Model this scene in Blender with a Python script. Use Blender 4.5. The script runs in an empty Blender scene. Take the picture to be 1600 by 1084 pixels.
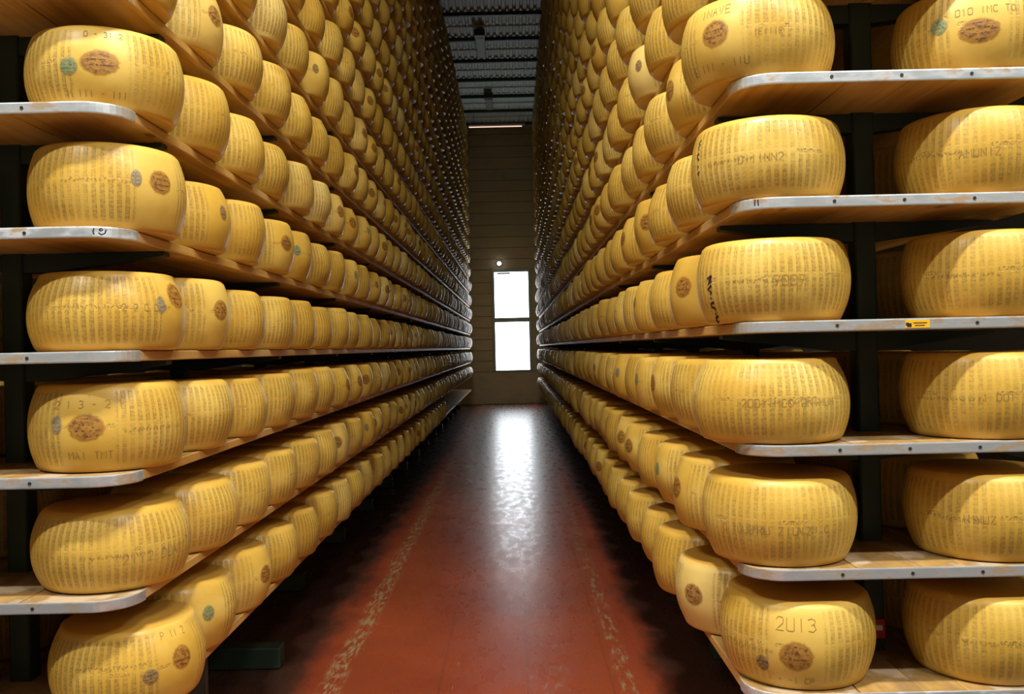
import bpy, math, random
import numpy as np
from mathutils import Matrix, Vector

S = bpy.context.scene
COL = S.collection
RNG = random.Random(7)

# ------------------------------------------------------------------ camera
EYE, FPX, VPX, VPY, ROLL = 1.485, 1410.0, 803.0, 543.0, 0.022
cam_d = bpy.data.cameras.new('camera')
cam_d.sensor_width = 36.0
cam_d.lens = FPX / 1600.0 * 36.0
cam_d.clip_end = 200
cam = bpy.data.objects.new('camera', cam_d)
COL.objects.link(cam)
yaw = (VPX - 800.0) / FPX
pit = (VPY - 542.0) / FPX
cam.matrix_world = (Matrix.Translation((0, 0, EYE)) @ Matrix.Rotation(yaw, 4, 'Z')
                    @ Matrix.Rotation(math.pi / 2 + pit, 4, 'X') @ Matrix.Rotation(-ROLL, 4, 'Z'))
S.camera = cam

# ------------------------------------------------------------------ world, exposure
w = bpy.data.worlds.new('world')
S.world = w
w.use_nodes = True
w.node_tree.nodes['Background'].inputs[0].default_value = (0.75, 0.85, 1.0, 1)
w.node_tree.nodes['Background'].inputs[1].default_value = 0.35
S.view_settings.view_transform = 'Standard'
S.view_settings.look = 'None'
S.view_settings.gamma = 1.0
S.view_settings.use_curve_mapping = False
S.view_settings.exposure = 0.0
S.cycles.max_bounces, S.cycles.diffuse_bounces, S.cycles.glossy_bounces, S.cycles.transparent_max_bounces = 5, 3, 2, 6
LAMP_W = 300.0            # each ceiling luminaire over the cross aisle
WINDOW_STRENGTH = 7.5    # daylight on the window glazing
CEIL = 7.3
LAMPS = [(-3.4, -1.0, .40, .80, .0, 'over the cross aisle, leftmost'), (-0.30, 1.0, .40, 1.85, .0, 'over the mouth of the aisle'),
         (2.2, -1.0, .40, .80, .0, 'over the cross aisle, right of the aisle'), (4.8, -1.0, .40, .80, .0, 'over the cross aisle, rightmost')]


# ------------------------------------------------------------------ pixel helpers (only to read sizes off the photo)
def unroll(px, py):
    x, y = px - VPX, py - VPY
    return x - ROLL * y, y + ROLL * x


def project(X, Y, Z):
    x, y = FPX * X / Y, -FPX * (Z - EYE) / Y
    return VPX + x + ROLL * y, VPY + y - ROLL * x


# ------------------------------------------------------------------ generic builders
def link(name, me, mat=None, parent=None):
    o = bpy.data.objects.new(name, me)
    COL.objects.link(o)
    if mat is not None and not me.materials:
        me.materials.append(mat)
    if parent is not None:
        o.parent = parent
    return o


def tag(o, label=None, cat=None, group=None, kind=None):
    if label: o['label'] = label
    if cat: o['category'] = cat
    if group: o['group'] = group
    if kind: o['kind'] = kind
    return o


def empty(name, loc=(0, 0, 0)):
    o = bpy.data.objects.new(name, None)
    o.location = loc
    COL.objects.link(o)
    return o


def mesh(name, verts, faces, smooth=False):
    me = bpy.data.meshes.new(name)
    me.from_pydata([tuple(v) for v in verts], [], faces)
    me.update()
    if smooth:
        me.polygons.foreach_set('use_smooth', [True] * len(me.polygons))
    return me


class MB:
    """collects simple solids into one mesh"""
    def __init__(self):
        self.v, self.f = [], []

    def box(self, x0, x1, y0, y1, z0, z1, b=0.0):
        n = len(self.v)
        if b <= 0:
            for z in (z0, z1):
                self.v += [(x0, y0, z), (x1, y0, z), (x1, y1, z), (x0, y1, z)]
            self.f += [[n + i for i in q] for q in
                       ((3, 2, 1, 0), (4, 5, 6, 7), (0, 1, 5, 4), (1, 2, 6, 5), (2, 3, 7, 6), (3, 0, 4, 7))]
        else:
            self.prism([(x0 + b, y0), (x1 - b, y0), (x1, y0 + b), (x1, y1 - b), (x1 - b, y1), (x0 + b, y1), (x0, y1 - b), (x0, y0 + b)], z0, z1, b * .6)
        return self

    def prism(self, poly, z0, z1, b=0.0):
        """vertical prism over a CCW polygon, edges broken by b"""
        n, m = len(self.v), len(poly)
        c = np.mean(np.array(poly), axis=0)
        lv = [(z0, 0.0), (z1, 0.0)] if b <= 0 else [(z0, b), (z0 + b, 0), (z1 - b, 0), (z1, b)]
        P = np.array(poly, float)
        # inset along the averaged edge normals
        d = np.roll(P, -1, 0) - P
        nr = np.stack([d[:, 1], -d[:, 0]], 1)
        nr /= np.maximum(np.linalg.norm(nr, axis=1, keepdims=True), 1e-9)
        vn = nr + np.roll(nr, 1, 0)
        vn /= np.maximum(np.linalg.norm(vn, axis=1, keepdims=True), 1e-9)
        for z, ins in lv:
            self.v += [(x, y, z) for x, y in (P - vn * ins)]
        for k in range(len(lv) - 1):
            for i in range(m):
                j = (i + 1) % m
                self.f.append([n + k * m + i, n + k * m + j, n + (k + 1) * m + j, n + (k + 1) * m + i])
        self.f.append([n + i for i in range(m)][::-1])
        self.f.append([n + (len(lv) - 1) * m + i for i in range(m)])
        return self

    def cyl(self, p0, p1, r, seg=12, r1=None):
        p0, p1 = Vector(p0), Vector(p1)
        ax = (p1 - p0).normalized()
        a = ax.orthogonal().normalized()
        bb = ax.cross(a)
        n = len(self.v)
        for p, rr in ((p0, r), (p1, r if r1 is None else r1)):
            for i in range(seg):
                t = 2 * math.pi * i / seg
                self.v.append(tuple(p + (a * math.cos(t) + bb * math.sin(t)) * rr))
        for i in range(seg):
            j = (i + 1) % seg
            self.f.append([n + i, n + j, n + seg + j, n + seg + i])
        self.f.append([n + i for i in range(seg)][::-1])
        self.f.append([n + seg + i for i in range(seg)])
        return self

    def build(self, name, mat, parent=None, smooth=False):
        return link(name, mesh(name, self.v, self.f, smooth), mat, parent)


# ------------------------------------------------------------------ materials
class NT:
    def __init__(self, name):
        self.m = bpy.data.materials.new(name)
        self.m.use_nodes = True
        self.t = self.m.node_tree
        self.b = self.t.nodes['Principled BSDF']

    def n(self, typ, **kw):
        nd = self.t.nodes.new(typ)
        for k, v in kw.items():
            setattr(nd, k, v)
        return nd

    def set(self, sock, v):
        if isinstance(v, bpy.types.NodeSocket):
            self.t.links.new(v, sock)
        elif v is not None:
            sock.default_value = v

    def math(self, op, a, b=None, c=None, clamp=False):
        nd = self.n('ShaderNodeMath', operation=op)
        nd.use_clamp = clamp
        for i, x in enumerate((a, b, c)):
            self.set(nd.inputs[i], x)
        return nd.outputs[0]

    def vmath(self, op, a, b=None):
        nd = self.n('ShaderNodeVectorMath', operation=op)
        self.set(nd.inputs[0], a)
        self.set(nd.inputs[1], b)
        return nd.outputs[0]

    def comb(self, x, y, z=0.0):
        nd = self.n('ShaderNodeCombineXYZ')
        for i, q in enumerate((x, y, z)):
            self.set(nd.inputs[i], q)
        return nd.outputs[0]

    def sep(self, v):
        nd = self.n('ShaderNodeSeparateXYZ')
        self.set(nd.inputs[0], v)
        return nd.outputs

    def noise(self, vec, scale, detail=3.0, rough=0.55):
        nd = self.n('ShaderNodeTexNoise')
        self.set(nd.inputs['Vector'], vec)
        nd.inputs['Scale'].default_value = scale
        nd.inputs['Detail'].default_value = detail
        nd.inputs['Roughness'].default_value = rough
        return nd.outputs[0]

    def step(self, x, a, b, lo=0.0, hi=1.0):
        nd = self.n('ShaderNodeMapRange', interpolation_type='SMOOTHSTEP')
        self.set(nd.inputs[0], x)
        nd.inputs[1].default_value, nd.inputs[2].default_value = a, b
        nd.inputs[3].default_value, nd.inputs[4].default_value = lo, hi
        return nd.outputs[0]

    def mix(self, f, a, b, blend='MIX'):
        nd = self.n('ShaderNodeMix', data_type='RGBA', blend_type=blend)
        self.set(nd.inputs[0], f)
        for s, v in ((nd.inputs[6], a), (nd.inputs[7], b)):
            self.set(s, v if isinstance(v, bpy.types.NodeSocket) else (*v, 1.0))
        return nd.outputs[2]

    def coord(self, which='Object'):
        return self.n('ShaderNodeTexCoord').outputs[which]

    def bump(self, h, strength, dist):
        nd = self.n('ShaderNodeBump')
        nd.inputs['Strength'].default_value = strength
        nd.inputs['Distance'].default_value = dist
        self.set(nd.inputs['Height'], h)
        self.t.links.new(nd.outputs[0], self.b.inputs['Normal'])

    def out(self, color=None, rough=None, metal=None, spec=None):
        self.set(self.b.inputs['Base Color'], color if not isinstance(color, tuple) else (*color, 1))
        self.set(self.b.inputs['Roughness'], rough)
        self.set(self.b.inputs['Metallic'], metal)
        self.set(self.b.inputs['Specular IOR Level'], spec)
        return self.m


def plain(name, col, rough=0.6, metal=0.0, var=0.15, scale=9.0):
    k = NT(name)
    nz = k.noise(k.coord(), scale, 4)
    c = k.mix(nz, tuple(x * (1 - var) for x in col), tuple(min(1, x * (1 + var)) for x in col))
    return k.out(c, rough, metal)


def emitter(name, col, strength):
    k = NT(name)
    k.b.inputs['Emission Color'].default_value = (*col, 1)
    k.b.inputs['Emission Strength'].default_value = strength
    return k.out((.8, .8, .8), .5)


def mat_rind():
    k = NT('cheese_rind')
    uvn = k.n('ShaderNodeUVMap', uv_map='rind').outputs[0]
    u, v, _ = k.sep(uvn)
    at = k.n('ShaderNodeAttribute', attribute_name='tint')
    tint = at.outputs['Fac']
    side = k.math('LESS_THAN', v, 1.5)
    N = 62.0
    col_x = k.math('ABSOLUTE', k.math('SUBTRACT', k.math('FRACT', k.math('MULTIPLY', u, N)), .5))
    colm = k.step(col_x, .33, .20)                                   # 1 in the middle of a column of dotted letters
    du = k.math('ABSOLUTE', k.math('SUBTRACT', k.math('FRACT', k.math('ADD', u, .5)), .5))
    notplain = k.step(du, .052, .062)                                # the bare field left for the brand
    ends = k.math('MULTIPLY', k.step(v, .07, .13), k.step(v, .95, .89))
    band = k.step(k.math('ABSOLUTE', k.math('SUBTRACT', v, .53)), .025, .045, .55, 1.0)
    w1 = k.n('ShaderNodeTexWhiteNoise', noise_dimensions='2D')
    k.set(w1.inputs['Vector'], k.comb(k.math('FLOOR', k.math('MULTIPLY', u, N * 5)), k.math('FLOOR', k.math('MULTIPLY', v, 74))))
    dots = k.math('GREATER_THAN', w1.outputs[0], .42)
    gaps = k.math('GREATER_THAN', k.math('FRACT', k.math('MULTIPLY', v, 18.5)), .22)
    seed = k.math('MULTIPLY', tint, 57.0)
    ang = k.math('MULTIPLY', u, 2 * math.pi)
    cu, su = k.math('COSINE', ang), k.math('SINE', ang)
    def ring(fr, fv, extra=0.0):
        return k.comb(k.math('ADD', k.math('MULTIPLY', cu, fr), seed), k.math('MULTIPLY', su, fr), k.math('ADD', k.math('MULTIPLY', v, fv), extra))
    fade = k.step(k.noise(ring(1.6, 2.2), 1.0, 3), .34, .60, .30, 1.0)
    base = k.math('MULTIPLY', k.math('MULTIPLY', colm, notplain), k.math('MULTIPLY', ends, band))
    base = k.math('MULTIPLY', base, k.math('MULTIPLY', fade, side))
    letters = k.math('MULTIPLY', base, k.math('MULTIPLY', dots, gaps))
    # small lettering round the middle
    w2 = k.n('ShaderNodeTexWhiteNoise', noise_dimensions='2D')
    k.set(w2.inputs['Vector'], k.comb(k.math('FLOOR', k.math('MULTIPLY', u, 420)), k.math('FLOOR', k.math('MULTIPLY', v, 80))))
    mid = k.math('MULTIPLY', k.step(k.math('ABSOLUTE', k.math('SUBTRACT', v, .53)), .03, .02), k.math('GREATER_THAN', w2.outputs[0], .62))
    mid = k.math('MULTIPLY', mid, k.step(k.noise(ring(2.6, .0, 9.0), 1.0, 2), .5, .58))
    mid = k.math('MULTIPLY', mid, side)
    big = k.noise(ring(1.1, 1.6, 3.0), 1.0, 4)
    c = k.mix(k.step(big, .34, .68), (.60, .375, .058), (.74, .525, .120))
    c = k.mix(k.step(tint, .25, 1.0, 0, .55), c, (.56, .32, .035))
    c = k.mix(k.step(tint, .20, 0.0, 0, .55), c, (.84, .70, .28))
    # the soft brown rub along both rims
    rim = k.math('ADD', k.step(v, .09, .0, 0, .5), k.step(v, .93, 1.0, 0, .5), clamp=True)
    c = k.mix(rim, c, (.62, .35, .055))
    c = k.mix(k.math('MULTIPLY', base, .38), c, (.34, .225, .055))
    c = k.mix(k.math('MULTIPLY', letters, .40), c, (.22, .145, .04))
    c = k.mix(k.math('MULTIPLY', mid, .55), c, (.22, .14, .05))
    speck = k.step(k.noise(ring(9.0, 9.0, 5.0), 1.0, 5), .66, .74, 0, .35)
    c = k.mix(speck, c, (.42, .26, .08))
    topn = k.noise(k.coord(), 7.0, 4)
    c = k.mix(side, k.mix(topn, (.52, .29, .045), (.66, .42, .085)), c)
    h = k.math('ADD', k.math('MULTIPLY', base, -.55), k.math('MULTIPLY', letters, -.5))
    h = k.math('SUBTRACT', h, k.math('MULTIPLY', mid, .5))
    k.bump(h, .7, .0026)
    k.out(c, k.math('ADD', .32, k.math('MULTIPLY', big, .16)), None, .42)
    k.b.inputs['Coat Weight'].default_value = .08
    k.b.inputs['Coat Roughness'].default_value = .25
    k.b.inputs['Subsurface Weight'].default_value = 0.0
    return k.m


def mat_wood():
    k = NT('shelf_wood')
    x, y, z = k.sep(k.coord())
    rnd = k.n('ShaderNodeObjectInfo').outputs['Random']
    gr = k.noise(k.comb(k.math('ADD', k.math('MULTIPLY', x, 26), k.math('MULTIPLY', rnd, 40)), k.math('MULTIPLY', y, 1.1), k.math('MULTIPLY', z, 26)), 1.0, 5)
    bl = k.noise(k.comb(k.math('MULTIPLY', x, 4), k.math('MULTIPLY', y, 2.2), rnd), 1.0, 3)
    c = k.mix(k.step(gr, .3, .7), (.50, .265, .055), (.73, .45, .125))
    c = k.mix(k.step(bl, .45, .75, 0, .6), c, (.74, .56, .32))
    knot = k.n('ShaderNodeTexVoronoi')
    k.set(knot.inputs['Vector'], k.comb(k.math('MULTIPLY', x, 5), k.math('MULTIPLY', y, 2.3), rnd))
    knot.inputs['Scale'].default_value = 1.0
    c = k.mix(k.step(knot.outputs[0], .10, .04, 0, .8), c, (.16, .075, .03))
    nz = k.sep(k.n('ShaderNodeNewGeometry').outputs['Normal'])[2]
    wear = k.noise(k.comb(k.math('MULTIPLY', x, 7), k.math('MULTIPLY', y, 5), rnd), 1.0, 5)
    c = k.mix(k.math('MULTIPLY', k.step(nz, .6, .9), k.step(wear, .3, .65, .45, .9)), c, k.mix(k.step(wear, .5, .62), (.17, .11, .055), (.42, .33, .23)))
    k.bump(gr, .25, .002)
    return k.out(c, .48)


def mat_metal_strip():
    k = NT('aluminium_strip')
    co = k.coord()
    x, y, z = k.sep(co)
    rnd = k.n('ShaderNodeObjectInfo').outputs['Random']
    st = k.noise(k.comb(k.math('MULTIPLY', x, 9), k.math('MULTIPLY', y, 9), k.math('ADD', k.math('MULTIPLY', z, 26), k.math('MULTIPLY', rnd, 9))), 1.0, 5)
    c = k.mix(k.step(k.math('ADD', st, k.math('MULTIPLY', rnd, .10)), .56, .70, 0, .85), (.70, .79, .88), (.36, .24, .10))
    scr = k.noise(k.comb(k.math('MULTIPLY', x, 20), k.math('MULTIPLY', y, 20), k.math('MULTIPLY', z, 300)), 1.0, 3)
    k.bump(scr, .15, .0008)
    return k.out(c, k.step(st, .4, .7, .34, .6), k.step(st, .5, .68, .75, .1))


def mat_floor():
    k = NT('red_floor_paint')
    co = k.coord()
    x, y, z = k.sep(co)
    big = k.noise(co, .8, 4)
    fine = k.noise(k.comb(k.math('MULTIPLY', x, 14), k.math('MULTIPLY', y, 5), 0.0), 1.0, 6, .6)
    c = k.mix(k.step(big, .3, .7), (.205, .036, .014), (.30, .058, .020))
    c = k.mix(k.step(fine, .30, .85, 0, .25), c, (.15, .045, .025))
    def strip(x0, wd, lo, hi, col, c, seed):
        wob = k.math('MULTIPLY', k.math('SUBTRACT', k.noise(k.comb(seed, k.math('MULTIPLY', y, 1.3), 0.0), 1.0, 4), .5), wd * 1.6)
        d = k.math('ABSOLUTE', k.math('SUBTRACT', k.math('ADD', x, wob), x0))
        nn = k.noise(k.comb(k.math('MULTIPLY', x, 40), k.math('MULTIPLY', y, 9), seed), 1.0, 5, .7)
        f = k.math('MULTIPLY', k.step(d, wd, wd * .35), k.step(nn, lo, hi))
        return k.mix(f, c, col)
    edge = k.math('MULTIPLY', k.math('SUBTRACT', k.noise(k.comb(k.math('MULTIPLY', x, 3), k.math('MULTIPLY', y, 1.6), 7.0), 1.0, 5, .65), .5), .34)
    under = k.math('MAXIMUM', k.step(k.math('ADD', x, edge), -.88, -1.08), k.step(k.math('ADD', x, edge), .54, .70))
    c = k.mix(k.math('MULTIPLY', under, .93), c, (.030, .017, .012))       # floor colour goes near-black under the racks
    c = strip(-.84, .070, .44, .64, (.30, .22, .11), c, 1.0)
    c = strip(.47, .055, .48, .66, (.26, .19, .10), c, 2.0)
    c = strip(-.30, .02, .60, .70, (.33, .26, .15), c, 3.0)
    c = strip(.12, .16, .52, .72, (.27, .20, .15), c, 5.0)
    for xx in (.03, -.36, .40):
        d = k.math('ABSOLUTE', k.math('SUBTRACT', x, xx))
        c = k.mix(k.step(d, .006, .003, 0, .3), c, (.06, .03, .02))
    # paint turns greyer towards the far end of the aisle
    far = k.math('MULTIPLY', k.step(y, 5.0, 15.0), k.step(k.math('ABSOLUTE', k.math('ADD', x, .2)), .75, .3))
    c = k.mix(k.math('MULTIPLY', far, k.step(fine, .25, .75, .45, .85)), c, (.13, .11, .085))
    rip = k.noise(k.comb(k.math('MULTIPLY', x, 2.2), k.math('MULTIPLY', y, 9), 4.0), 1.0, 5)
    k.bump(k.math('ADD', k.math('MULTIPLY', rip, .8), k.math('MULTIPLY', fine, .15)), .10, .006)
    return k.out(c, k.step(fine, .3, .75, .24, .36), 0.0, .5)


def mat_concrete():
    k = NT('board_marked_concrete')
    co = k.coord()
    x, y, z = k.sep(co)
    rnd = k.n('ShaderNodeObjectInfo').outputs['Random']
    n1 = k.noise(k.comb(k.math('MULTIPLY', x, 2), k.math('MULTIPLY', z, 14), k.math('MULTIPLY', rnd, 20)), 1.0, 5)
    n2 = k.noise(co, 3.0, 5)
    c = k.mix(n1, (.45, .385, .25), (.66, .57, .40))
    c = k.mix(k.step(n2, .5, .75, 0, .5), c, (.38, .34, .23))
    c = k.mix(k.math('MULTIPLY', rnd, .35), c, (.44, .41, .30))
    k.bump(n1, .4, .006)
    return k.out(c, .75)


def mat_seal(name, dark, light, thr=.45):
    """burnt or inked brand: rings and worn relief inside a patch"""
    k = NT(name)
    uvn = k.n('ShaderNodeUVMap', uv_map='patch').outputs[0]
    x, y, _ = k.sep(uvn)
    r = k.math('SQRT', k.math('ADD', k.math('MULTIPLY', x, x), k.math('MULTIPLY', y, y)))
    rnd = k.math('MULTIPLY', k.n('ShaderNodeObjectInfo').outputs['Random'], 30)
    n1 = k.noise(k.comb(k.math('MULTIPLY', x, 3.5), k.math('MULTIPLY', y, 4.5), rnd), 1.0, 5, .7)
    ring = k.step(k.math('ABSOLUTE', k.math('SUBTRACT', r, .84)), .07, .03)
    bars = k.step(k.math('ABSOLUTE', k.math('SUBTRACT', k.math('FRACT', k.math('MULTIPLY', y, 2.4)), .5)), .16, .10)
    bars = k.math('MULTIPLY', bars, k.step(k.noise(k.comb(k.math('MULTIPLY', x, 9), k.math('MULTIPLY', y, 2), rnd), 1.0, 3), .45, .55))
    m = k.math('MAXIMUM', k.math('MULTIPLY', ring, k.step(n1, .42, .60, 0, .6)), k.math('MAXIMUM', k.step(n1, thr, thr + .22), k.math('MULTIPLY', bars, k.step(r, .75, .6))))
    c = k.mix(m, light, dark)
    k.out(c, .5)
    k.bump(m, .4, .002)
    # worn rim: the print thins out towards its edge
    edge = k.math('ADD', r, k.math('MULTIPLY', k.math('SUBTRACT', n1, .5), .7))
    a = k.step(edge, 1.02, .82)
    k.set(k.b.inputs['Alpha'], k.math('MULTIPLY', a, k.math('ADD', .50, k.math('MULTIPLY', m, .42))))
    return k.m


M = dict(
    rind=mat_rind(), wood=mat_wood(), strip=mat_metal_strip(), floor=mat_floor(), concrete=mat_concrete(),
    green=plain('dark_green_steel', (.012, .03, .018), .55), beam=plain('purlin_green', (.018, .045, .035), .5),
    screw=plain('screw_dark', (.02, .02, .02), .5), roof=plain('roof_sheet', (.80, .90, .87), .6, .0, .10, 2.0),
    frame=plain('window_frame_grey', (.34, .42, .43), .4), lampbody=plain('luminaire_grey', (.35, .37, .35), .5),
    box=plain('junction_box', (.03, .05, .045), .5), plaster=plain('side_wall_grey', (.25, .22, .17), .8),
    oval=mat_seal('burnt_brand', (.13, .045, .012), (.43, .19, .035)), greenink=mat_seal('green_ink', (.02, .17, .13), (.30, .36, .16)),
    blackink=mat_seal('black_ink', (.025, .02, .03), (.35, .24, .10), .46), blueink=mat_seal('blue_ink', (.05, .09, .18), (.40, .33, .18)),
    pen=plain('marker_ink', (.012, .012, .03), .5), stamp=plain('stamped_lettering', (.29, .185, .05), .6),
    yellow=plain('yellow_sticker', (.85, .50, .01), .5, 0, .05), red=plain('red_tag', (.50, .02, .02), .5, 0, .05),
    white=plain('white_card', (.80, .76, .68), .6, 0, .04), board=plain('dark_board', (.085, .055, .035), .8, 0, .4, 14),
    glow=emitter('window_daylight', (.90, .95, 1.0), WINDOW_STRENGTH), tube=emitter('warm_tube', (1.0, .62, .45), 1.3),
    bulb=emitter('lamp_white', (1.0, .98, .95), 6.0), lampglow=emitter('lamp_diffuser', (1.0, .955, .86), 3.0),
)

# ------------------------------------------------------------------ the rack grid
PITCH, STEP = .347, .460
YF, YB = None, 22.72
RACK = {   # sign, aisle-side shelf edge, first wheel row X, first wheel Y, shelf front, level-0 height
    'left': dict(s=-1, edge=1.09, x=1.2365, y=2.76, front=2.50, z0=EYE + .015),
    'right': dict(s=1, edge=.645, x=.777, y=2.73, front=2.52, z0=EYE + .0565),
}
DEPTH2, SHELF_W, SHELF_T = .628, .906, .030
KMIN, KMAX = -3, 15
NWH = 43
LEVEL = {k: n for k, n in zip(range(KMIN, KMAX + 1), ('lowest', 'second', 'third', 'fourth', 'fifth', 'sixth', 'seventh', 'eighth', 'ninth', 'tenth', 'eleventh', 'twelfth', 'thirteenth', 'fourteenth', 'fifteenth', 'sixteenth', 'seventeenth', 'eighteenth', 'topmost'))}
ORD = ['nearest', 'second', 'third', 'fourth', 'fifth', 'sixth', 'seventh', 'eighth', 'ninth', 'tenth', 'eleventh', 'twelfth', 'thirteenth', 'fourteenth', 'fifteenth', 'sixteenth', 'seventeenth', 'eighteenth', 'nineteenth', 'twentieth'] + ['twenty-' + q for q in ('first', 'second', 'third', 'fourth', 'fifth', 'sixth', 'seventh', 'eighth', 'ninth')] + ['thirtieth'] + ['thirty-' + q for q in ('first', 'second', 'third', 'fourth', 'fifth', 'sixth', 'seventh', 'eighth', 'ninth')] + ['fortieth'] + ['forty-' + q for q in ('first', 'second', 'third', 'fourth', 'fifth')]


def shelf_z(side, k):
    return RACK[side]['z0'] + k * PITCH


# ------------------------------------------------------------------ the hall
XW, Y0, YW = 6.2, -6.0, 23.85
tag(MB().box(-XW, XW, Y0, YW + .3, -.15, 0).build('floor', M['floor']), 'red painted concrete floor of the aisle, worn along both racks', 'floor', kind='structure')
for nm, xa, xb in (('wall_left', -XW - .2, -XW), ('wall_right', XW, XW + .2)):
    tag(MB().box(xa, xb, Y0, YW + .3, 0, CEIL).build(nm, M['plaster']), 'plain grey side wall of the hall', 'wall', kind='structure')
tag(MB().box(-XW, XW, Y0 - .2, Y0, 0, CEIL).build('wall_front', M['plaster']), 'plain grey wall behind the viewer', 'wall', kind='structure')

# end wall: core with a window hole, faced with horizontal board-marked panels
WX0, WX1, WZ0, WZ1 = -.555, .485, .855, 3.56
core = MB()
core.box(-XW, WX0, YW + .06, YW + .3, 0, CEIL).box(WX1, XW, YW + .06, YW + .3, 0, CEIL)
core.box(WX0, WX1, YW + .06, YW + .3, 0, WZ0).box(WX0, WX1, YW + .06, YW + .3, WZ1, CEIL)
wb = tag(core.build('wall_back', M['concrete']), 'brown board-marked concrete end wall around the window', 'wall', kind='structure')
zz, pi = 0.0, 0
while zz < CEIL - .02:
    hh = WZ0 if pi == 0 else .305 + RNG.uniform(-.03, .03)
    z1 = min(zz + hh, CEIL)
    spans = [(-XW, XW)]
    if z1 > WZ0 + .01 and zz < WZ1 - .01:
        spans = [(-XW, WX0), (WX1, XW)]
        if zz < WZ1 < z1: z1 = WZ1
    pr = RNG.uniform(.0, .012)
    for a, b in spans:
        MB().box(a, b, YW + pr, YW + .06, zz + .006, z1 - .006, .006).build('panel', M['concrete'], wb)
    zz, pi = z1, pi + 1

# window
wn = tag(empty('window_1', ((WX0 + WX1) / 2, YW, WZ0)), 'tall bright two-pane window in the end wall of the aisle', 'window', kind='structure')
def wpart(name, mat, x0, x1, y0, y1, z0, z1, b=.006):
    o = MB().box(x0, x1, y0, y1, z0, z1, b).build(name, mat, wn)
    o.matrix_parent_inverse = Matrix.Translation(wn.location).inverted()
    return o
t = .075
ZT = 2.22
wpart('frame_side', M['frame'], WX0, WX0 + t, YW - .02, YW + .16, WZ0, WZ1)
wpart('frame_side', M['frame'], WX1 - t, WX1, YW - .02, YW + .16, WZ0, WZ1)
wpart('frame_top', M['frame'], WX0 + t, WX1 - t, YW - .02, YW + .16, WZ1 - t, WZ1)
wpart('sill', M['frame'], WX0 + t, WX1 - t, YW - .05, YW + .16, WZ0, WZ0 + .04)
wpart('transom', M['frame'], WX0 + t, WX1 - t, YW - .02, YW + .16, ZT - .06, ZT + .06)
wpart('pane', M['glow'], WX0 + t, WX1 - t, YW + .09, YW + .10, WZ0 + .04, ZT - .06, 0)
wpart('pane', M['glow'], WX0 + t, WX1 - t, YW + .09, YW + .10, ZT + .06, WZ1 - t, 0)
wpart('opener_bar', M['box'], WX0 + .15, WX0 + .5, YW + .03, YW + .08, WZ1 - t - .05, WZ1 - t - .01)

# ceiling: ribbed metal sheets over dark purlins
cv, cf, x, i = [], [], -XW, 0
prof = []
while x < XW:
    prof += [(x, CEIL), (x + .055, CEIL), (x + .07, CEIL + .035), (x + .105, CEIL + .035)]
    x += .12
for px_, pz_ in prof:
    cv += [(px_, Y0, pz_), (px_, YW + .3, pz_)]
cf = [[2 * q, 2 * q + 1, 2 * q + 3, 2 * q + 2] for q in range(len(prof) - 1)]
n0 = len(cv)
cv += [(-XW, Y0, CEIL + .12), (XW, Y0, CEIL + .12), (XW, YW + .3, CEIL + .12), (-XW, YW + .3, CEIL + .12)]
cf.append([n0, n0 + 1, n0 + 2, n0 + 3])
ceil_o = tag(link('ceiling', mesh('ceiling', cv, cf), M['roof']), 'ribbed grey-green metal roof sheets over the aisle', 'ceiling', kind='structure')
yb = 23.3
while yb > Y0:
    MB().box(-XW, XW, yb - .035, yb + .035, CEIL - .065, CEIL - .001, .006).build('purlin', M['beam'], ceil_o)
    MB().box(-XW, XW, yb - .66, yb - .64, CEIL - .03, CEIL - .001, .004).build('sheet_lap', M['roof'], ceil_o)
    yb -= 1.28

# unlit strip luminaires, junction boxes and the lit tube along the aisle roof
def ceiling_strip(xc, yc, ln, label):
    o = tag(empty('strip_luminaire', (xc, yc, CEIL - .066)), label, 'ceiling lamp', 'unlit luminaires in the aisle roof')
    MB().box(-.085, .085, -ln / 2, ln / 2, -.09, -.02, .01).build('housing', M['lampbody'], o)
    MB().box(-.065, .065, -ln / 2 + .03, ln / 2 - .03, -.105, -.088, .004).build('diffuser', M['lampbody'], o)
    for q in (-1, 1):
        MB().box(-.02, .02, q * ln * .35 - .02, q * ln * .35 + .02, -.03, 0.0, 0).build('bracket', M['box'], o)
    j = MB().box(-.10, .10, -ln / 2 - .17, -ln / 2 - .01, -.11, 0, .008).build('junction_box', M['box'], o)
    return o
ceiling_strip(-.50, 17.0, 1.15, 'long grey strip luminaire under the roof sheets, nearer one over the aisle')
ceiling_strip(-.45, 20.95, .95, 'short grey strip luminaire under the roof, farther one over the aisle')
tl = tag(empty('tube_lamp', (-.28, 22.5, CEIL - .30)), 'glowing pinkish tube lamp hung across the far end of the aisle', 'ceiling lamp')
MB().cyl((-.72, 0, 0), (.60, 0, 0), .012).build('tube', M['tube'], tl, True)
MB().box(-.74, .68, -.03, .03, .03, .08, .005).build('housing', M['lampbody'], tl)
for q in (-.6, .55):
    MB().cyl((q, 0, .07), (q, 0, .30), .006).build('hanger', M['box'], tl)
wl = tag(empty('wall_lamp', (-.34, YW, 3.71)), 'small round white lamp on the end wall just above the window', 'wall lamp')
MB().cyl((0, 0, 0), (0, -.05, 0), .055, 16).build('base', M['lampbody'], wl, True)
MB().cyl((0, -.05, 0), (0, -.11, 0), .055, 16, .035).build('globe', M['bulb'], wl, True)

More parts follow.
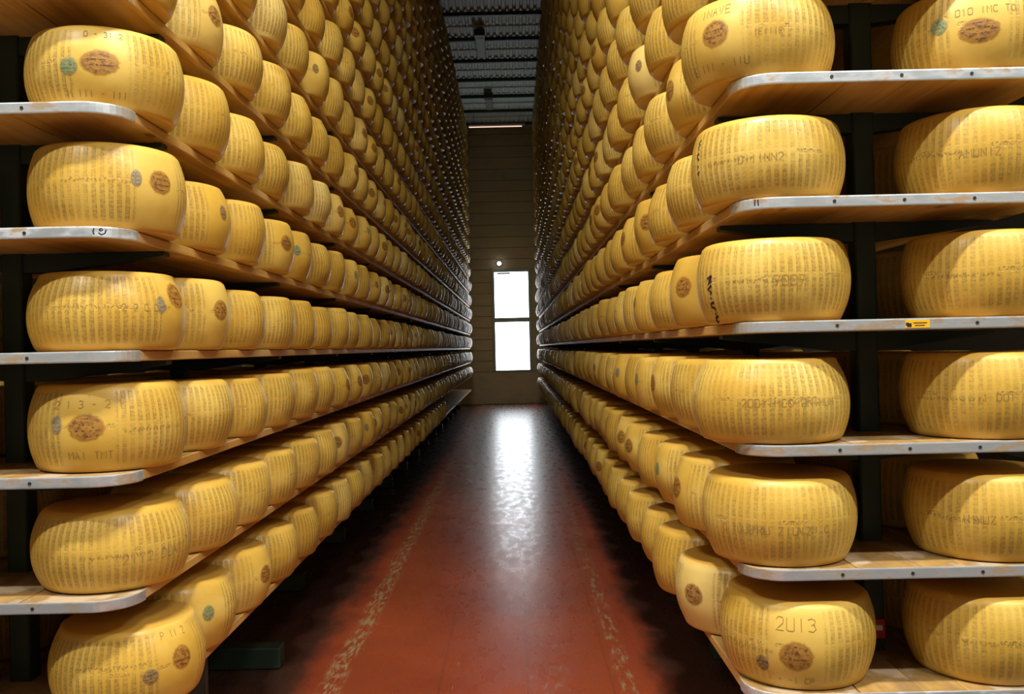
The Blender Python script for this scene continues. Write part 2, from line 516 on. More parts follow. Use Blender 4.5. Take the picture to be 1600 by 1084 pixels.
# lit luminaires over the cross aisle where the viewer stands
for q, (lx, ly, drop, dn, up, lw) in enumerate(LAMPS):
    o = tag(empty('ceiling_luminaire', (lx, ly, CEIL - drop)), 'lit ceiling luminaire hung ' + lw, 'ceiling lamp', 'lit ceiling luminaires')
    MB().box(-.66, .66, -.16, .16, .012, .09, .01).build('housing', M['lampbody'], o)
    MB().box(-.62, .62, -.13, .13, .004, .012, 0).build('diffuser', M['lampglow'], o)
    for e in (-.5, .5):
        MB().cyl((e, 0, .09), (e, 0, drop - .002), .006).build('hanger', M['box'], o)
    for pw_, flip in ((dn, False), (up, True)):
        if pw_ <= 0: continue
        ld = bpy.data.lights.new('lamp_light', 'AREA')
        ld.shape, ld.size, ld.size_y = 'RECTANGLE', 1.2, .24
        ld.energy, ld.color = LAMP_W * pw_, (1.0, .955, .86)
        lo = bpy.data.objects.new('lamp_light', ld)
        COL.objects.link(lo)
        lo.parent = o
        if flip:
            lo.rotation_euler.x, lo.location.z = math.pi, .10

# ------------------------------------------------------------------ racks: frames and shelves
def arc_outline(x0, x1, y0, y1, r, c):
    """CCW outline; c = which corners are round: 'a' at x0, 'b' at x1"""
    out = []
    def cor(cx, cy, a0, rr):
        for q in range(9):
            a = math.radians(a0 + 90 * q / 8)
            out.append((cx + rr * math.cos(a), cy + rr * math.sin(a)))
    if 'a' in c: cor(x0 + r, y0 + r, 180, r)
    else: out.append((x0, y0))
    if 'b' in c: cor(x1 - r, y0 + r, 270, r)
    else: out.append((x1, y0))
    if 'b' in c: cor(x1 - r, y1 - r, 0, r)
    else: out.append((x1, y1))
    if 'a' in c: cor(x0 + r, y1 - r, 90, r)
    else: out.append((x0, y1))
    return out


def strip_mesh(x0, x1, yf, r, z0, z1, back=False):
    path = []
    s = 1 if not back else -1
    for q in range(11):
        a = math.radians(180 + 90 * q / 10)
        path.append((x0 + r + r * math.cos(a), yf + s * (r + r * math.sin(a))))
    for q in range(11):
        a = math.radians(270 + 90 * q / 10)
        path.append((x1 - r + r * math.cos(a), yf + s * (r + r * math.sin(a))))
    path = [(path[0][0], path[0][1] + s * .015)] + path + [(path[-1][0], path[-1][1] + s * .015)]
    P = np.array(path)
    d = np.gradient(P, axis=0)
    nr = np.stack([d[:, 1], -d[:, 0]], 1) * s
    nr /= np.linalg.norm(nr, axis=1, keepdims=True)
    prof = [(0.0002, z0), (.0030, z0 + .001), (.0036, z0 + .004), (.0036, z1 - .004), (.0030, z1 - .001), (.0002, z1)]
    v, f, m = [], [], len(prof)
    for p, q in zip(P, nr):
        for o, z in prof:
            v.append((p[0] + q[0] * o, p[1] + q[1] * o, z))
    for i in range(len(P) - 1):
        for j in range(m):
            jj = (j + 1) % m
            a = [i * m + j, i * m + jj, (i + 1) * m + jj, (i + 1) * m + j]
            f.append(a if s > 0 else a[::-1])
    f += [list(range(m)), [(len(P) - 1) * m + j for j in range(m)][::-1]]
    return mesh('metal_strip', v, f)


ARM_Y = [2.90 + 1.38 * i for i in range(15) if 2.90 + 1.38 * i < YB - .1]
screw_me = mesh('screw', *(lambda m: (m.v, m.f))(MB().cyl((0, 0, 0), (0, -.0016, 0), .0048, 10)))
screw_me.materials.append(M['screw'])
for side in ('left', 'right'):
    R = RACK[side]
    s = R['s']
    xa, xb = sorted((s * R['edge'], s * (R['edge'] + SHELF_W)))
    xm = s * (R['edge'] + (.503 if side == 'left' else .478))
    # steel frame
    fr = tag(empty('storage_rack', (xm, 12.0, 0)), 'dark green steel frame of the %s cheese rack with posts and bracket arms' % side, 'rack')
    inv = Matrix.Translation(fr.location).inverted()
    arm_me = {}
    top_z = shelf_z(side, KMAX) + .10
    for yi, ay in enumerate(ARM_Y):
        p = MB().box(xm - .033, xm + .033, ay - .035, ay + .035, .0, top_z, .005).build('post', M['green'], fr)
        p.matrix_parent_inverse = inv
        ft = MB().box(xa + (.03 if s < 0 and yi == 1 else .26), xb - (.04 if s < 0 and yi == 1 else .26), ay - .05, ay + .05, .002, .10, .008).build('foot', M['green'], fr)
        ft.matrix_parent_inverse = inv
        for k in range(KMIN, KMAX + 1):
            zt = shelf_z(side, k) - SHELF_T - .002
            # tapered cantilever arm reaching both ways from the post
            if (side, 0) not in arm_me:
                hw = SHELF_W / 2 - .02
                vs = []
                for yy in (-.025, .025):
                    vs += [(-hw, yy, 0), (-hw, yy, -.012), (-.06, yy, -.058), (.06, yy, -.058), (hw, yy, -.012), (hw, yy, 0)]
                fs = [[0, 1, 2, 3, 4, 5], [11, 10, 9, 8, 7, 6]] + [[(q + 1) % 6, q, 6 + q, 6 + (q + 1) % 6] for q in range(6)]
                me = mesh('bracket_arm', vs, fs)
                me.materials.append(M['green'])
                arm_me[(side, 0)] = me
            if yi > 6 and k > 6: continue      # lost in the dark behind the wheels
            a = link('bracket_arm', arm_me[(side, 0)], None, fr)
            a.location = (s * (R['edge'] + SHELF_W / 2) - xm, ay - 12.0, zt)
    # shelves
    plank_me, strip_me = {}, {}
    for k in range(KMIN, KMAX + 1):
        z = shelf_z(side, k)
        sh = tag(empty('wooden_shelf', (s * (R['edge'] + SHELF_W / 2), R['front'], z)),
                 'long plank shelf with rounded metal-capped end, %s rack, %s from the floor' % (side, LEVEL[k]), 'shelf', 'plank shelves of the %s rack' % side)
        hw = SHELF_W / 2
        if not plank_me:
            ln = YB - R['front']
            pw = SHELF_W / 3
            xl = xm - s * (R['edge'] + SHELF_W / 2)          # the post line: the two inner planks are notched round the posts
            for q in range(4):
                a0, a1 = ((-hw, -hw + pw - .002), (-hw + pw + .002, xl - .0008), (xl + .0008, hw - pw - .002), (hw - pw + .002, hw))[q]
                if q in (0, 3):
                    poly = arc_outline(a0, a1, 0, ln, .11, 'a' if q == 0 else 'b')
                else:
                    nt = []
                    for ay in ARM_Y:
                        e = a1 - .036 if q == 1 else a0 + .036
                        b_ = a1 if q == 1 else a0
                        nt += [(b_, ay - R['front'] - .037), (e, ay - R['front'] - .037), (e, ay - R['front'] + .037), (b_, ay - R['front'] + .037)]
                    poly = [(a0, 0), (a1, 0)] + nt + [(a1, ln), (a0, ln)] if q == 1 else [(a0, 0), (a1, 0), (a1, ln), (a0, ln)] + nt[::-1]
                mb = MB().prism(poly, -SHELF_T, 0, .003 if q in (0, 3) else 0)
                plank_me[q] = mesh('plank', mb.v, mb.f)
                plank_me[q].materials.append(M['wood'])
            for q, bk in ((0, False), (1, True)):
                strip_me[q] = strip_mesh(-hw, hw, 0 if not bk else ln, .11, -SHELF_T - .001, .001, bk)
                strip_me[q].materials.append(M['strip'])
        for q in range(4): link('plank', plank_me[q], None, sh)
        st = link('metal_strip', strip_me[0], None, sh)
        st['label'] = 'aluminium end strip facing the viewer'
        link('metal_strip', strip_me[1], None, sh)
        if -3 <= k <= 2:
            for q in range(5):
                sc = link('screw', screw_me, None, st)
                sc.location = (-hw + .062 + q * .195, -.0036 if .11 < .062 + q * .195 < SHELF_W - .11 else .0105, -SHELF_T / 2)
                if not (.11 < .062 + q * .195 < SHELF_W - .11): sc.rotation_euler.z = -.46 if q == 0 else .46

# ------------------------------------------------------------------ cheese wheels
class Wheel:
    """barrel profile: flat faces, softly broken rims, bulging side"""
    def __init__(self, R, rb, H, tint, sk):
        self.R, self.rb, self.H, self.tint, self.sk = R, rb, H, tint, sk

    def r(self, z):
        t = 2 * z / self.H - 1 - self.sk * .12
        return self.R - (self.R - self.rb) * min(1.0, abs(t)) ** 2.1

    def profile(self, n):
        e = .012
        pts = [(self.r(0) - e, 0.0), (self.r(.003) - .0035, .0030), (self.r(e), e)]
        for i in range(1, n):
            z = e + (self.H - 2 * e) * i / n
            pts.append((self.r(z), z))
        pts += [(self.r(self.H - e), self.H - e), (self.r(self.H) - .0035, self.H - .0030), (self.r(self.H) - e, self.H)]
        return pts

    def arrays(self, seg, n):
        pr = self.profile(n)
        m = len(pr)
        V, F, UV = [], [], []
        for (r, z) in pr:
            for i in range(seg):
                a = 2 * math.pi * i / seg
                V.append((r * math.cos(a), r * math.sin(a), z))
        for j in range(m - 1):
            for i in range(seg):
                q = (i + 1) % seg
                F.append((j * seg + i, j * seg + q, (j + 1) * seg + q, (j + 1) * seg + i))
                u0, u1 = i / seg, (i + 1) / seg
                v0, v1 = pr[j][1] / self.H, pr[j + 1][1] / self.H
                UV += [(u0, v0), (u1, v0), (u1, v1), (u0, v1)]
        b, tp = len(V), len(V) + 1
        V += [(0, 0, 0), (0, 0, self.H)]
        T = []
        for i in range(seg):
            q = (i + 1) % seg
            T.append((q, i, b)); T.append(((m - 1) * seg + i, (m - 1) * seg + q, tp))
            UV += [(.5, 2.0)] * 6
        return np.array(V, np.float32), np.array(F, np.int32), np.array(T, np.int32), np.array(UV, np.float32)

    def build(self, seg=56, n=13):
        V, F, T, UV = self.arrays(seg, n)
        return assemble('cheese_wheel', V, F, T, UV, np.full(len(V), self.tint, np.float32))


def assemble(name, V, F, T, UV, TI):
    me = bpy.data.meshes.new(name)
    me.vertices.add(len(V))
    me.vertices.foreach_set('co', V.astype(np.float32).ravel())
    loops = np.concatenate([F.ravel(), T.ravel()]).astype(np.int32)
    me.loops.add(len(loops))
    me.loops.foreach_set('vertex_index', loops)
    tot = np.concatenate([np.full(len(F), 4), np.full(len(T), 3)]).astype(np.int32)
    st = np.concatenate([[0], np.cumsum(tot)[:-1]]).astype(np.int32)
    me.polygons.add(len(tot))
    me.polygons.foreach_set('loop_start', st)
    me.polygons.foreach_set('use_smooth', np.ones(len(tot), bool))
    uvl = me.uv_layers.new(name='rind')
    uvl.data.foreach_set('uv', UV.astype(np.float32).ravel())
    at = me.attributes.new('tint', 'FLOAT', 'POINT')
    at.data.foreach_set('value', TI.astype(np.float32))
    me.update(calc_edges=True)
    me.validate()
    me.materials.append(M['rind'])
    return me


VARS = []
for i in range(14):
    VARS.append(Wheel(.2235 + RNG.uniform(-.004, .0040), .194 + RNG.uniform(-.005, .005), .238 + RNG.uniform(-.010, .008), (i + .5) / 14, RNG.uniform(-1, 1)))
VARS += [Wheel(.2235, .196, .252, .55, .2), Wheel(.2240, .195, .251, .66, -.3)]     # two taller wheels
VMESH = [w_.build() for w_ in VARS]


# ---- marks on the rind, laid on the barrel surface as thin raised print
def on_rind(wh, a, z, off):
    r = wh.r(max(0, min(wh.H, z))) + off
    return (r * math.cos(a), r * math.sin(a), z)


def patch_mesh(wh, a0, z0, w_, h_, off=.0009):
    rings, seg = 5, 28
    v, f, uv = [on_rind(wh, a0, z0, off)], [], [(0, 0)]
    for j in range(1, rings + 1):
        for i in range(seg):
            t_ = 2 * math.pi * i / seg
            x_, y_ = math.cos(t_) * j / rings, math.sin(t_) * j / rings
            v.append(on_rind(wh, a0 + x_ * w_ / 2 / wh.R, z0 + y_ * h_ / 2, off * (1 if j < rings else .2)))
            uv.append((x_, y_))
    for i in range(seg):
        q = (i + 1) % seg
        f.append((0, 1 + i, 1 + q))
        for j in range(1, rings):
            a, b = 1 + (j - 1) * seg, 1 + j * seg
            f.append((a + i, b + i, b + q, a + q))
    me = mesh('patch', v, f, True)
    l = me.uv_layers.new(name='patch')
    for lp in me.loops:
        l.data[lp.index].uv = uv[lp.vertex_index]
    return me


def stroke_mesh(wh, a0, z0, strokes, width, rot=0.0, off=.0007):
    """poly-line strokes (metres, x to the right seen from outside) as ribbons on the rind"""
    v, f = [], []
    cr, sr = math.cos(rot), math.sin(rot)
    for st in strokes:
        P = [(x * cr - y * sr, x * sr + y * cr) for x, y in st]
        # resample
        Q = [P[0]]
        for a, b in zip(P, P[1:]):
            n = max(1, int(math.hypot(b[0] - a[0], b[1] - a[1]) / .012))
            Q += [(a[0] + (b[0] - a[0]) * i / n, a[1] + (b[1] - a[1]) * i / n) for i in range(1, n + 1)]
        if len(Q) < 2: continue
        A = np.array(Q)
        d = np.gradient(A, axis=0)
        d /= np.maximum(np.linalg.norm(d, axis=1, keepdims=True), 1e-9)
        nn = np.stack([-d[:, 1], d[:, 0]], 1) * width / 2
        base = len(v)
        for p, q in zip(A, nn):
            for sg in (1, -1):
                x_, y_ = p + q * sg
                v.append(on_rind(wh, a0 + x_ / wh.R, z0 + y_, off))
        for i in range(len(A) - 1):
            k_ = base + 2 * i
            f.append((k_ + 1, k_ + 3, k_ + 2, k_))
    return mesh('strokes', v, f)


GLYPH = {
    '0': [[(0, .1), (0, .9), (.15, 1), (.5, 1), (.6, .9), (.6, .1), (.5, 0), (.15, 0), (0, .1)]],
    '1': [[(.1, .8), (.3, 1), (.3, 0)]],
    '2': [[(0, .8), (.15, 1), (.5, 1), (.6, .8), (.55, .55), (0, 0), (.62, 0)]],
    '3': [[(0, .9), (.3, 1), (.58, .85), (.5, .58), (.2, .52), (.5, .48), (.6, .2), (.35, 0), (0, .08)]],
    '7': [[(0, .85), (0, 1), (.6, 1), (.25, 0)], [(.15, .5), (.5, .5)]],
    '8': [[(.3, .52), (.05, .7), (.1, .95), (.3, 1), (.5, .95), (.55, .7), (.3, .52), (0, .28), (.05, .05), (.3, 0), (.55, .05), (.6, .28), (.3, .52)]],
    'M': [[(0, 0), (0, 1), (.3, .5), (.6, 1), (.6, 0)]], 'N': [[(0, 0), (0, 1), (.6, 0), (.6, 1)]],
    'U': [[(0, 1), (0, .1), (.15, 0), (.5, 0), (.6, .1), (.6, 1)]], 'E': [[(.6, 1), (0, 1), (0, 0), (.6, 0)], [(0, .5), (.5, .5)]],
    'A': [[(0, 0), (.3, 1), (.6, 0)], [(.12, .4), (.48, .4)]], 'I': [[(.3, 0), (.3, 1)]], 'D': [[(0, 0), (0, 1), (.4, 1), (.6, .75), (.6, .25), (.4, 0), (0, 0)]],
    'T': [[(0, 1), (.6, 1)], [(.3, 1), (.3, 0)]], 'C': [[(.6, .9), (.4, 1), (.1, .95), (0, .7), (0, .3), (.1, .05), (.4, 0), (.6, .1)]],
    'P': [[(0, 0), (0, 1), (.45, 1), (.6, .78), (.45, .5), (0, .5)]], 'R': [[(0, 0), (0, 1), (.45, 1), (.6, .78), (.45, .5), (0, .5)], [(.3, .5), (.6, 0)]],
    'O': [[(.3, 0), (.05, .15), (0, .5), (.05, .85), (.3, 1), (.55, .85), (.6, .5), (.55, .15), (.3, 0)]],
    'Z': [[(0, 1), (.6, 1), (0, 0), (.6, 0)]], 'S': [[(.58, .88), (.3, 1), (.02, .82), (.1, .58), (.5, .44), (.6, .18), (.3, 0), (0, .12)]],
    'V': [[(0, 1), (.3, 0), (.6, 1)]],
    '.': [[(.25, 0), (.35, .06)]], '-': [[(.1, .5), (.5, .5)]], ' ': [],
}


def word(txt, h, adv=.85, double=0.0):
    out, x_ = [], 0.0
    for ch in txt:
        for st in GLYPH[ch]:
            out.append([((x_ + p) * h, q * h) for p, q in st])
            if double:
                out.append([((x_ + p * .72 + .085) * h, (q * .78 + .11) * h) for p, q in st])
        x_ += adv
    W_ = (x_ - adv + .6) * h
    return [[(p - W_ / 2, q - h / 2) for p, q in st] for st in out]


def scribble(n, h, seed):
    """handwritten run of loops"""
    r = random.Random(seed)
    out, x_ = [], 0.0
    for i in range(n):
        st = [(x_ + r.uniform(0, .3) * h, r.uniform(0, 1) * h) for _ in range(r.choice((3, 4, 5)))]
        st = [(p + j * .16 * h, q) for j, (p, q) in enumerate(st)]
        out.append(st)
        x_ += h * r.uniform(.75, 1.05)
    return [[(p - x_ / 2, q - h / 2) for p, q in st] for st in out]


PEN1 = [[(-.055, .010), (-.050, -.008), (-.040, .010), (-.034, -.006), (-.055, .010)], [(-.030, .008), (-.022, -.008), (-.012, .006), (-.008, -.002)],
        [(.000, .001), (.004, -.002)], [(.012, .008), (.016, -.006), (.024, -.008), (.028, .006), (.034, .004)], [(.040, -.002), (.043, .001)], [(.047, .008), (.052, -.006), (.060, -.008), (.064, .004)]]
PEN2 = [[(-.050, .006), (-.042, -.006), (-.036, .006), (-.030, -.004), (-.022, .002)], [(-.012, .006), (-.008, -.006), (0, -.004), (.008, .006)], [(.022, -.002), (.028, .003)], [(.040, .007), (.044, -.006), (.050, .002)]]

WHEELS = []        # every wheel: side, column, k, n, location, variant, rotation
def wheel_xy(side, col, k, n):
    R = RACK[side]
    return R['s'] * (R['x'] + (DEPTH2 if col else 0)), R['y'] + n * STEP


# x span of the foremost wheels as the photograph shows them (left edge, right edge) and variant choice
FRONT = {('left', 2): (38, 286), ('left', 1): (42, 290), ('left', 0): (38, 291), ('left', -1): (42, 292), ('left', -2): (40, 303), ('left', -3): (75, 320),
         ('right', 2): (1062, 1307), ('right', 1): (1076, 1325), ('right', 0): (1085, 1333), ('right', -1): (1088, 1323), ('right', -2): (1095, 1342), ('right', -3): (1128, 1365)}


def front_x(side, k, Y):
    a, b = FRONT[(side, k)]
    zc = shelf_z(side, k) + .12
    yy = VPY - FPX * (zc - EYE) / Y
    xs = [math.atan((p - VPX - ROLL * (yy - VPY)) / FPX) for p in (a, b)]
    return Y * math.tan(sum(xs) / 2)


EMPTY_FROM = {('left', -3): 24}     # the lowest left shelf stands empty beyond this wheel
for side in ('left', 'right'):
    for k in range(KMIN, KMAX + 1):
        for col in (0, 1):
            for n in range(NWH):
                if n >= EMPTY_FROM.get((side, k), 999): continue
                X, Y = wheel_xy(side, col, k, n)
                if n == 0 and col == 0 and (side, k) in FRONT:
                    X = front_x(side, k, Y)
                else:
                    X += RNG.uniform(-.010, .010)
                    if not (n == 0): Y += RNG.uniform(-.001, .001)
                WHEELS.append(dict(side=side, col=col, k=k, n=n, X=X, Y=Y, Z=shelf_z(side, k) + .0016,
                                   var=RNG.randrange(14), rz=RNG.uniform(0, 6.283), oval=False))

# how much of each wheel the photograph shows: the strip not hidden by the wheel before it, inside the frame
for q in WHEELS:
    s = RACK[q['side']]['s']
    x_in, _ = project(q['X'] - s * .22, q['Y'], q['Z'] + .12)
    if q['n'] == 0:
        x_out, _ = project(q['X'] + s * .22, q['Y'], q['Z'] + .12)
    else:
        x_out, _ = project(q['X'] - s * .22, q['Y'] - STEP, q['Z'] + .12)
    _, yt = project(q['X'], q['Y'], q['Z'] + .24)
    _, yb_ = project(q['X'], q['Y'], q['Z'])
    xl, xr = sorted((x_in, x_out))
    wv = max(0, min(1600, xr) - max(0, xl))
    hv = max(0, min(1084, yb_) - max(0, yt))
    q['area'] = wv * hv
    if q['col'] == 1:
        q['area'] = wv * hv if (q['n'] == 0 and -3 <= q['k'] <= 2 and q['side'] == 'right') else 0.0
ranked = sorted((q for q in WHEELS if q['area'] > 30), key=lambda q: -q['area'])
chosen = ranked[:300]
ids = {id(q) for q in chosen}
rest = [q for q in WHEELS if id(q) not in ids]

# visible order along each shelf
for side in ('left', 'right'):
    for k in range(KMIN, KMAX + 1):
        row = sorted((q for q in ranked if q['side'] == side and q['k'] == k and q['col'] == 0), key=lambda q: q['n'])
        for i, q in enumerate(row):
            q['ord'] = i


def ray_on(q, px, py):
    """where the pixel meets the wheel: (world angle about its axis, height)"""
    wh = VARS[q['var']]
    x, y = unroll(px, py)
    dx, dz = x / FPX, -y / FPX
    R_, best = wh.R * .985, None
    a = dx * dx + 1
    b = -2 * (dx * q['X'] + q['Y'])
    c = q['X'] ** 2 + q['Y'] ** 2 - R_ * R_
    D = b * b - 4 * a * c
    t_ = (-b - math.sqrt(max(D, 0))) / (2 * a)
    return math.atan2(t_ - q['Y'], t_ * dx - q['X']), EYE + t_ * dz - q['Z']


MARKS = {   # foremost wheels: what the photograph shows on them, at which pixel
    ('left', 0, 2): dict(oval=(155, 97, .068, .046), seals=[('greenink', 107, 103, .034, .034)], txt=[('0 - 31 2', 160, 52, .012), ('M III - III', 150, 144, .014)], desc='oval brown brand and green seal'),
    ('left', 0, 1): dict(oval=(250, 285, .050, .046), seals=[('blueink', 212, 278, .022, .034)], txt=[], band=(150, 280), desc='oval brand at its right'),
    ('left', 0, 0): dict(oval=(277, 462, .060, .050), seals=[('blueink', 251, 476, .022, .036)], txt=[('2 2 0 0 2', 228, 480, .014)], band=(140, 478), desc='brand at its right edge'),
    ('left', 0, -1): dict(oval=(134, 668, .064, .050), seals=[('blueink', 89, 664, .022, .036)], txt=[('2 1 3 - 2 1', 135, 632, .016), ('MAI TMT', 140, 712, .016)], band=(245, 668), desc='round brown brand at its left'),
    ('left', 0, -2): dict(txt=[('2112 DUNI', 245, 865, .020)], band=(180, 870), desc='stamped date, no brand'),
    ('left', 0, -3): dict(oval=(284, 1026, .044, .044), seals=[('blackink', 235, 1057, .030, .030)], txt=[('P II.2', 278, 990, .014)], band=(170, 1045), desc='dark round brand and black seal'),
    ('right', 0, 2): dict(oval=(1117, 53, .056, .050), txt=[('INAVE', 1116, 18, .018), ('IEIIIE', 1200, 48, .012), ('E III - IIU', 1118, 101, .016)], desc='round brown brand at its left'),
    ('right', 0, 1): dict(pen=('PEN2', 1092, 247, 1.05), txt=[('DIIINN2', 1188, 246, .016)], band=(1150, 250), desc='handwriting down its left edge'),
    ('right', 0, 0): dict(pen=('PEN1', 1110, 465, 1.15), txt=[('7007', 1233, 437, .020)], band=(1185, 438), desc='bold black handwriting at its left'),
    ('right', 0, -1): dict(txt=[('2001 MCO UNIMUM', 1235, 629, .016)], band=(1235, 629), desc='dotted lettering all round'),
    ('right', 0, -2): dict(txt=[('0 IUUU 2', 1160, 826, .015), ('PRU ZIUIZ', 1220, 829, .017), ('A NI.C', 1270, 827, .014)], desc='stamped lettering round its middle'),
    ('right', 0, -3): dict(oval=(1244, 1025, .060, .054), txt=[('2UI3', 1243, 976, .026), ('- -I CP', 1243, 1066, .014)], seals=[('blackink', 1190, 1035, .026, .032)], band=(1160, 1005), desc='oval brown brand below a stamped date'),
    ('right', 1, 2): dict(oval=(1530, 48, .070, .044), seals=[('greenink', 1467, 43, .032, .032)], txt=[('- 010 IMC TO', 1530, 16, .014)], desc='green globe seal and oval brand'),
    ('right', 1, 1): dict(txt=[('AMUNIZ', 1530, 238, .016)], band=(1450, 245), desc='stamped date round its middle'),
    ('right', 1, 0): dict(band=(1500, 430), desc='fine line of lettering'),
    ('right', 1, -1): dict(txt=[('1 DUI', 1560, 620, .015)], band=(1480, 622), desc='dark rim and stamped lettering'),
    ('right', 1, -2): dict(txt=[('IMNUZ', 1528, 810, .016)], band=(1480, 808), desc='stamped lettering, shaded top'),
    ('right', 1, -3): dict(band=(1560, 1005), desc='plain side half in shadow'),
}
TONE = ['pale straw', 'pale cream', 'light straw', 'light yellow', 'soft yellow', 'warm yellow', 'golden', 'golden', 'deep golden', 'honey-coloured', 'amber', 'amber', 'dark amber', 'orange-brown', 'golden', 'honey-coloured']

patch_cache = {}
mrng = random.Random(21)
for q in chosen:
    side, col, k, n = q['side'], q['col'], q['k'], q['n']
    hero = MARKS.get((side, col, k)) if n == 0 else None
    s = RACK[side]['s']
    if hero:
        q['var'] = {('left', 0, 2): 4, ('left', 0, 1): 14, ('left', 0, 0): 8, ('left', 0, -1): 15, ('left', 0, -2): 9, ('left', 0, -3): 8, ('right', 0, 2): 4, ('right', 0, 1): 3, ('right', 0, 0): 4, ('right', 0, -1): 5, ('right', 0, -2): 6, ('right', 0, -3): 6}.get((side, col, k), 6)
    wh = VARS[q['var']]
    o = link('cheese_wheel', VMESH[q['var']])
    desc = TONE[q['var']]
    mark = ''
    if hero:
        if 'oval' in hero:
            a, z = ray_on(q, hero['oval'][0], hero['oval'][1])
            q['rz'] = a
        else:
            q['rz'] = math.atan2(1, 0)          # bare field turned away from the aisle
        rz = q['rz']
        if 'oval' in hero:
            link('brand_oval', patch_mesh(wh, 0.0, z, hero['oval'][2] * 1.65, hero['oval'][3] * 1.65), M['oval'], o)['label'] = 'oval brown brand burnt into the rind'
        for m_, px, py, ww, hh in hero.get('seals', []):
            a, z = ray_on(q, px, py)
            link('ink_seal', patch_mesh(wh, a - rz, z, ww * 1.6, hh * 1.6), M[m_], o)['label'] = m_.replace('ink', '') + ' ink seal on the rind'
        for tx, px, py, hh in hero.get('txt', []):
            a, z = ray_on(q, px, py)
            link('date_stamp', stroke_mesh(wh, a - rz, z, word(tx, hh * 1.35, .85), .0017), M['stamp'], o)['kind'] = 'stuff'
        if 'band' in hero:
            a, z = ray_on(q, *hero['band'])
            link('lettering_band', stroke_mesh(wh, a - rz, z, scribble(17, .013, k + 10 * col), .0015), M['stamp'], o)
        if 'pen' in hero:
            nm_, px, py, sc_ = hero['pen']
            a, z = ray_on(q, px, py)
            sts = [[(x * sc_, y * sc_) for x, y in st] for st in (PEN1 if nm_ == 'PEN1' else PEN2)]
            link('handwriting', stroke_mesh(wh, a - rz, z, sts, .0075 if nm_ == 'PEN1' else .0055, rot=-math.pi / 2), M['pen'], o)['label'] = 'black marker handwriting'
        mark = hero['desc']
        where = 'foremost facing the camera' if col == 0 else 'second column, foremost'
        lab = '%s cheese wheel with %s, %s rack, %s shelf%s' % (desc.split()[-1], mark, side, LEVEL[k], ' up' if k > KMIN else '')
        if len(lab.split()) <= 13 and col == 0: lab += ', foremost'
        elif col == 1 and len(lab.split()) <= 14: lab += ', outer column'
    else:
        toward = math.atan2(-q['Y'], -q['X'])            # towards the viewer
        aisle = math.pi if s > 0 else 0.0
        roll = mrng.random()
        if roll < .20 and n > 0:
            # brand somewhere on the face the aisle shows
            q['rz'] = (-.35 + mrng.uniform(-.35, .35)) if s < 0 else (math.pi + .35 + mrng.uniform(-.35, .35))
            key = (q['var'], 'o')
            if key not in patch_cache:
                me = patch_mesh(wh, 0.0, wh.H * .56, .092, .078)
                me.materials.append(M['oval'])
                patch_cache[key] = me
            link('brand_oval', patch_cache[key], None, o)
            mark = 'branded '
        elif roll < .30 and n > 0:
            mt = mrng.choice(('greenink', 'blackink', 'blueink'))
            q['rz'] = (-.35 + mrng.uniform(-.3, .3)) if s < 0 else (math.pi + .35 + mrng.uniform(-.3, .3))
            key = (q['var'], mt)
            if key not in patch_cache:
                me = patch_mesh(wh, 0.0, wh.H * .58, .05, .058)
                me.materials.append(M[mt])
                patch_cache[key] = me
            link('ink_seal', patch_cache[key], None, o)
            mark = 'seal-marked '
        else:
            q['rz'] = (aisle + math.pi) + mrng.uniform(-1.0, 1.0)    # bare field away from the aisle
        if col == 0:
            lab = '%s%s cheese wheel, %s rack, %s shelf%s, %s visible from near end' % (mark, desc, side, LEVEL[k], ' from floor' if KMIN < k < KMAX else '', ORD[q['ord']])
        else:
            lab = '%s%s cheese wheel in the outer column, %s rack, %s shelf from floor' % (mark, desc, side, LEVEL[k])
    o.location = (q['X'], q['Y'], q['Z'])
    o.rotation_euler.z = q['rz']
    tag(o, lab, 'cheese wheel', 'ripening cheese wheels on the %s rack' % side)

# everything beyond the three hundred largest: one joined mass of wheels
LOD = [w_.arrays(26, 5) for w_ in VARS]
VV, FF, TT, UF, UT, TI, off = [], [], [], [], [], [], 0
for q in rest:
    V, F, T, UV = LOD[q['var']]
    c, s_ = math.cos(q['rz']), math.sin(q['rz'])
    W_ = np.stack([V[:, 0] * c - V[:, 1] * s_ + q['X'], V[:, 0] * s_ + V[:, 1] * c + q['Y'], V[:, 2] + q['Z']], 1)
    VV.append(W_); FF.append(F + off); TT.append(T + off)
    UF.append(UV[:len(F) * 4]); UT.append(UV[len(F) * 4:])
    TI.append(np.full(len(V), VARS[q['var']].tint, np.float32))
    off += len(V)
me = assemble('cheese_wheel_mass', np.concatenate(VV), np.concatenate(FF), np.concatenate(TT), np.concatenate(UF + UT), np.concatenate(TI))
tag(link('cheese_wheel_mass', me), 'remaining golden cheese wheels filling the far and upper shelves of both racks', 'cheese wheels', kind='stuff')

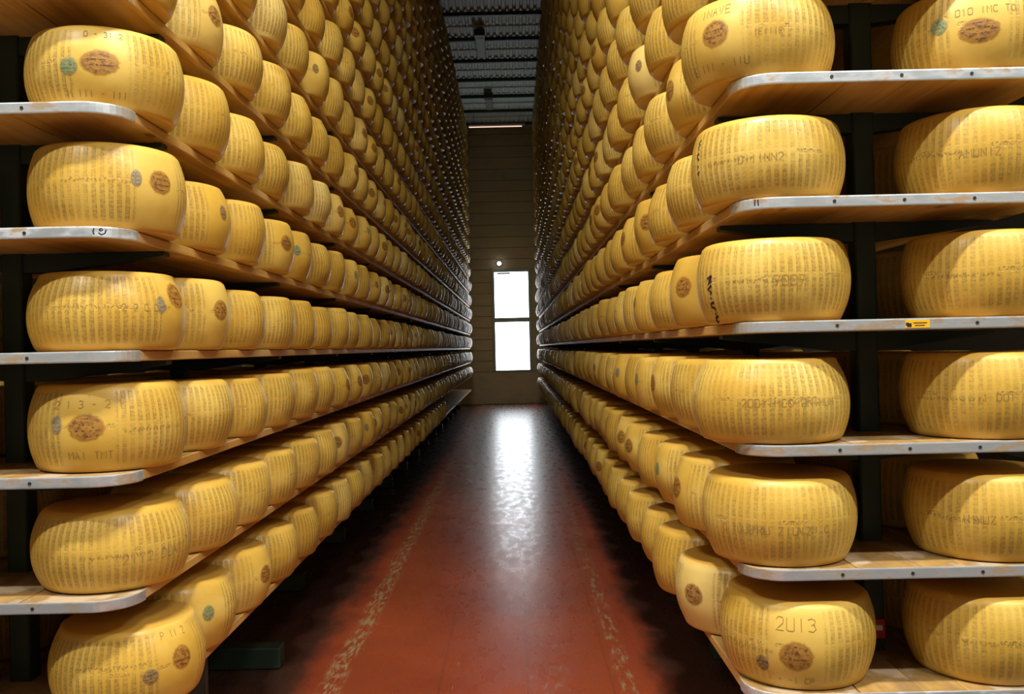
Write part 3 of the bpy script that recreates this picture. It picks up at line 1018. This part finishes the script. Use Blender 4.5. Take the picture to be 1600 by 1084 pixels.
# ------------------------------------------------------------------ small things
# tag, sticker and pen marks on the shelf ends
def shelf_mark(side, k, strokes_or_box, px, mat, name, label, cat, width=.004):
    R = RACK[side]
    x, _ = unroll(px, VPY - FPX * (shelf_z(side, k) - EYE) / R['front'])
    X, Y, Z = x / FPX * R['front'], R['front'] - .0037, shelf_z(side, k) - SHELF_T / 2
    if isinstance(strokes_or_box, tuple):
        a, b = strokes_or_box
        o = MB().box(-a / 2, a / 2, -.0008, 0, -b / 2, b / 2).build(name, mat)
        o.location = (X, Y, Z)
    else:
        v, f = [], []
        for st in strokes_or_box:
            A = np.array(st); d = np.gradient(A, axis=0); d /= np.maximum(np.linalg.norm(d, axis=1, keepdims=True), 1e-9)
            b0 = len(v)
            for p, q in zip(A, np.stack([-d[:, 1], d[:, 0]], 1) * width / 2):
                v += [(p[0] + q[0], -.0006, p[1] + q[1]), (p[0] - q[0], -.0006, p[1] - q[1])]
            for i in range(len(A) - 1):
                f.append((b0 + 2 * i, b0 + 2 * i + 1, b0 + 2 * i + 3, b0 + 2 * i + 2))
        o = link(name, mesh(name, v, f), mat)
        o.location = (X, Y, Z)
    return tag(o, label, cat) if label else o
yl = shelf_mark('right', 0, (.068, .022), 1432, M['yellow'], 'sticker', 'small yellow sticker on the right rack shelf end at eye level', 'sticker')
for i in range(2):
    ln_ = MB()
    ln_.box(-.012 + .004 * i, .026 - .006 * i, -.0014, -.0009, .002 - .007 * i, .004 - .007 * i)
    ln_.build('printed_line', M['pen'], yl)
MB().prism([(-.029, -.0014), (-.017, -.0014), (-.017, -.0009), (-.029, -.0009)], -.008, .002).build('warning_sign', M['pen'], yl)


def shelf_of(side, k):
    for o in bpy.data.objects:
        if o.name.startswith('wooden_shelf') and ('%s rack, %s from' % (side, LEVEL[k])) in o['label']:
            return o
for side, k, px, sts in (('left', 1, 156, [[(-.016, .009), (-.019, 0), (-.016, -.009)], [(-.004, -.004), (.004, -.010), (.014, -.006), (.018, .004)], [(-.002, .004), (.004, .008), (.008, .003), (.002, .001), (-.002, .004)]]),
                         ('right', 1, 1181, [[(-.004, .009), (-.005, -.009)], [(.004, .009), (.005, -.009)]])):
    o = shelf_mark(side, k, sts, px, M['pen'], 'pen_mark', None, None)
    sh = shelf_of(side, k)
    o.parent = sh
    o.matrix_parent_inverse = Matrix.Translation(sh.location).inverted()

# red tag clipped low on the first right-hand post
rt = tag(empty('rack_tag', (1.134, 2.864, 1.485 - .915)), 'small red tag fixed low on the post between the right rack columns', 'tag')
MB().box(-.022, .022, -.006, -.001, -.03, .03, .002).build('card', M['red'], rt)
MB().box(-.012, .012, -.008, -.006, -.004, .012).build('print', M['white'], rt)

# dark board standing under the lowest left shelf
bd = tag(empty('kick_board', (-1.60, 3.78, 0)), 'dark upright board standing under the lowest shelf of the left rack', 'board')
for i in range(5):
    MB().box(-.30 + i * .118, -.30 + i * .118 + .114, -.012, .012, 0, .40, .004).build('plank', M['board'], bd)
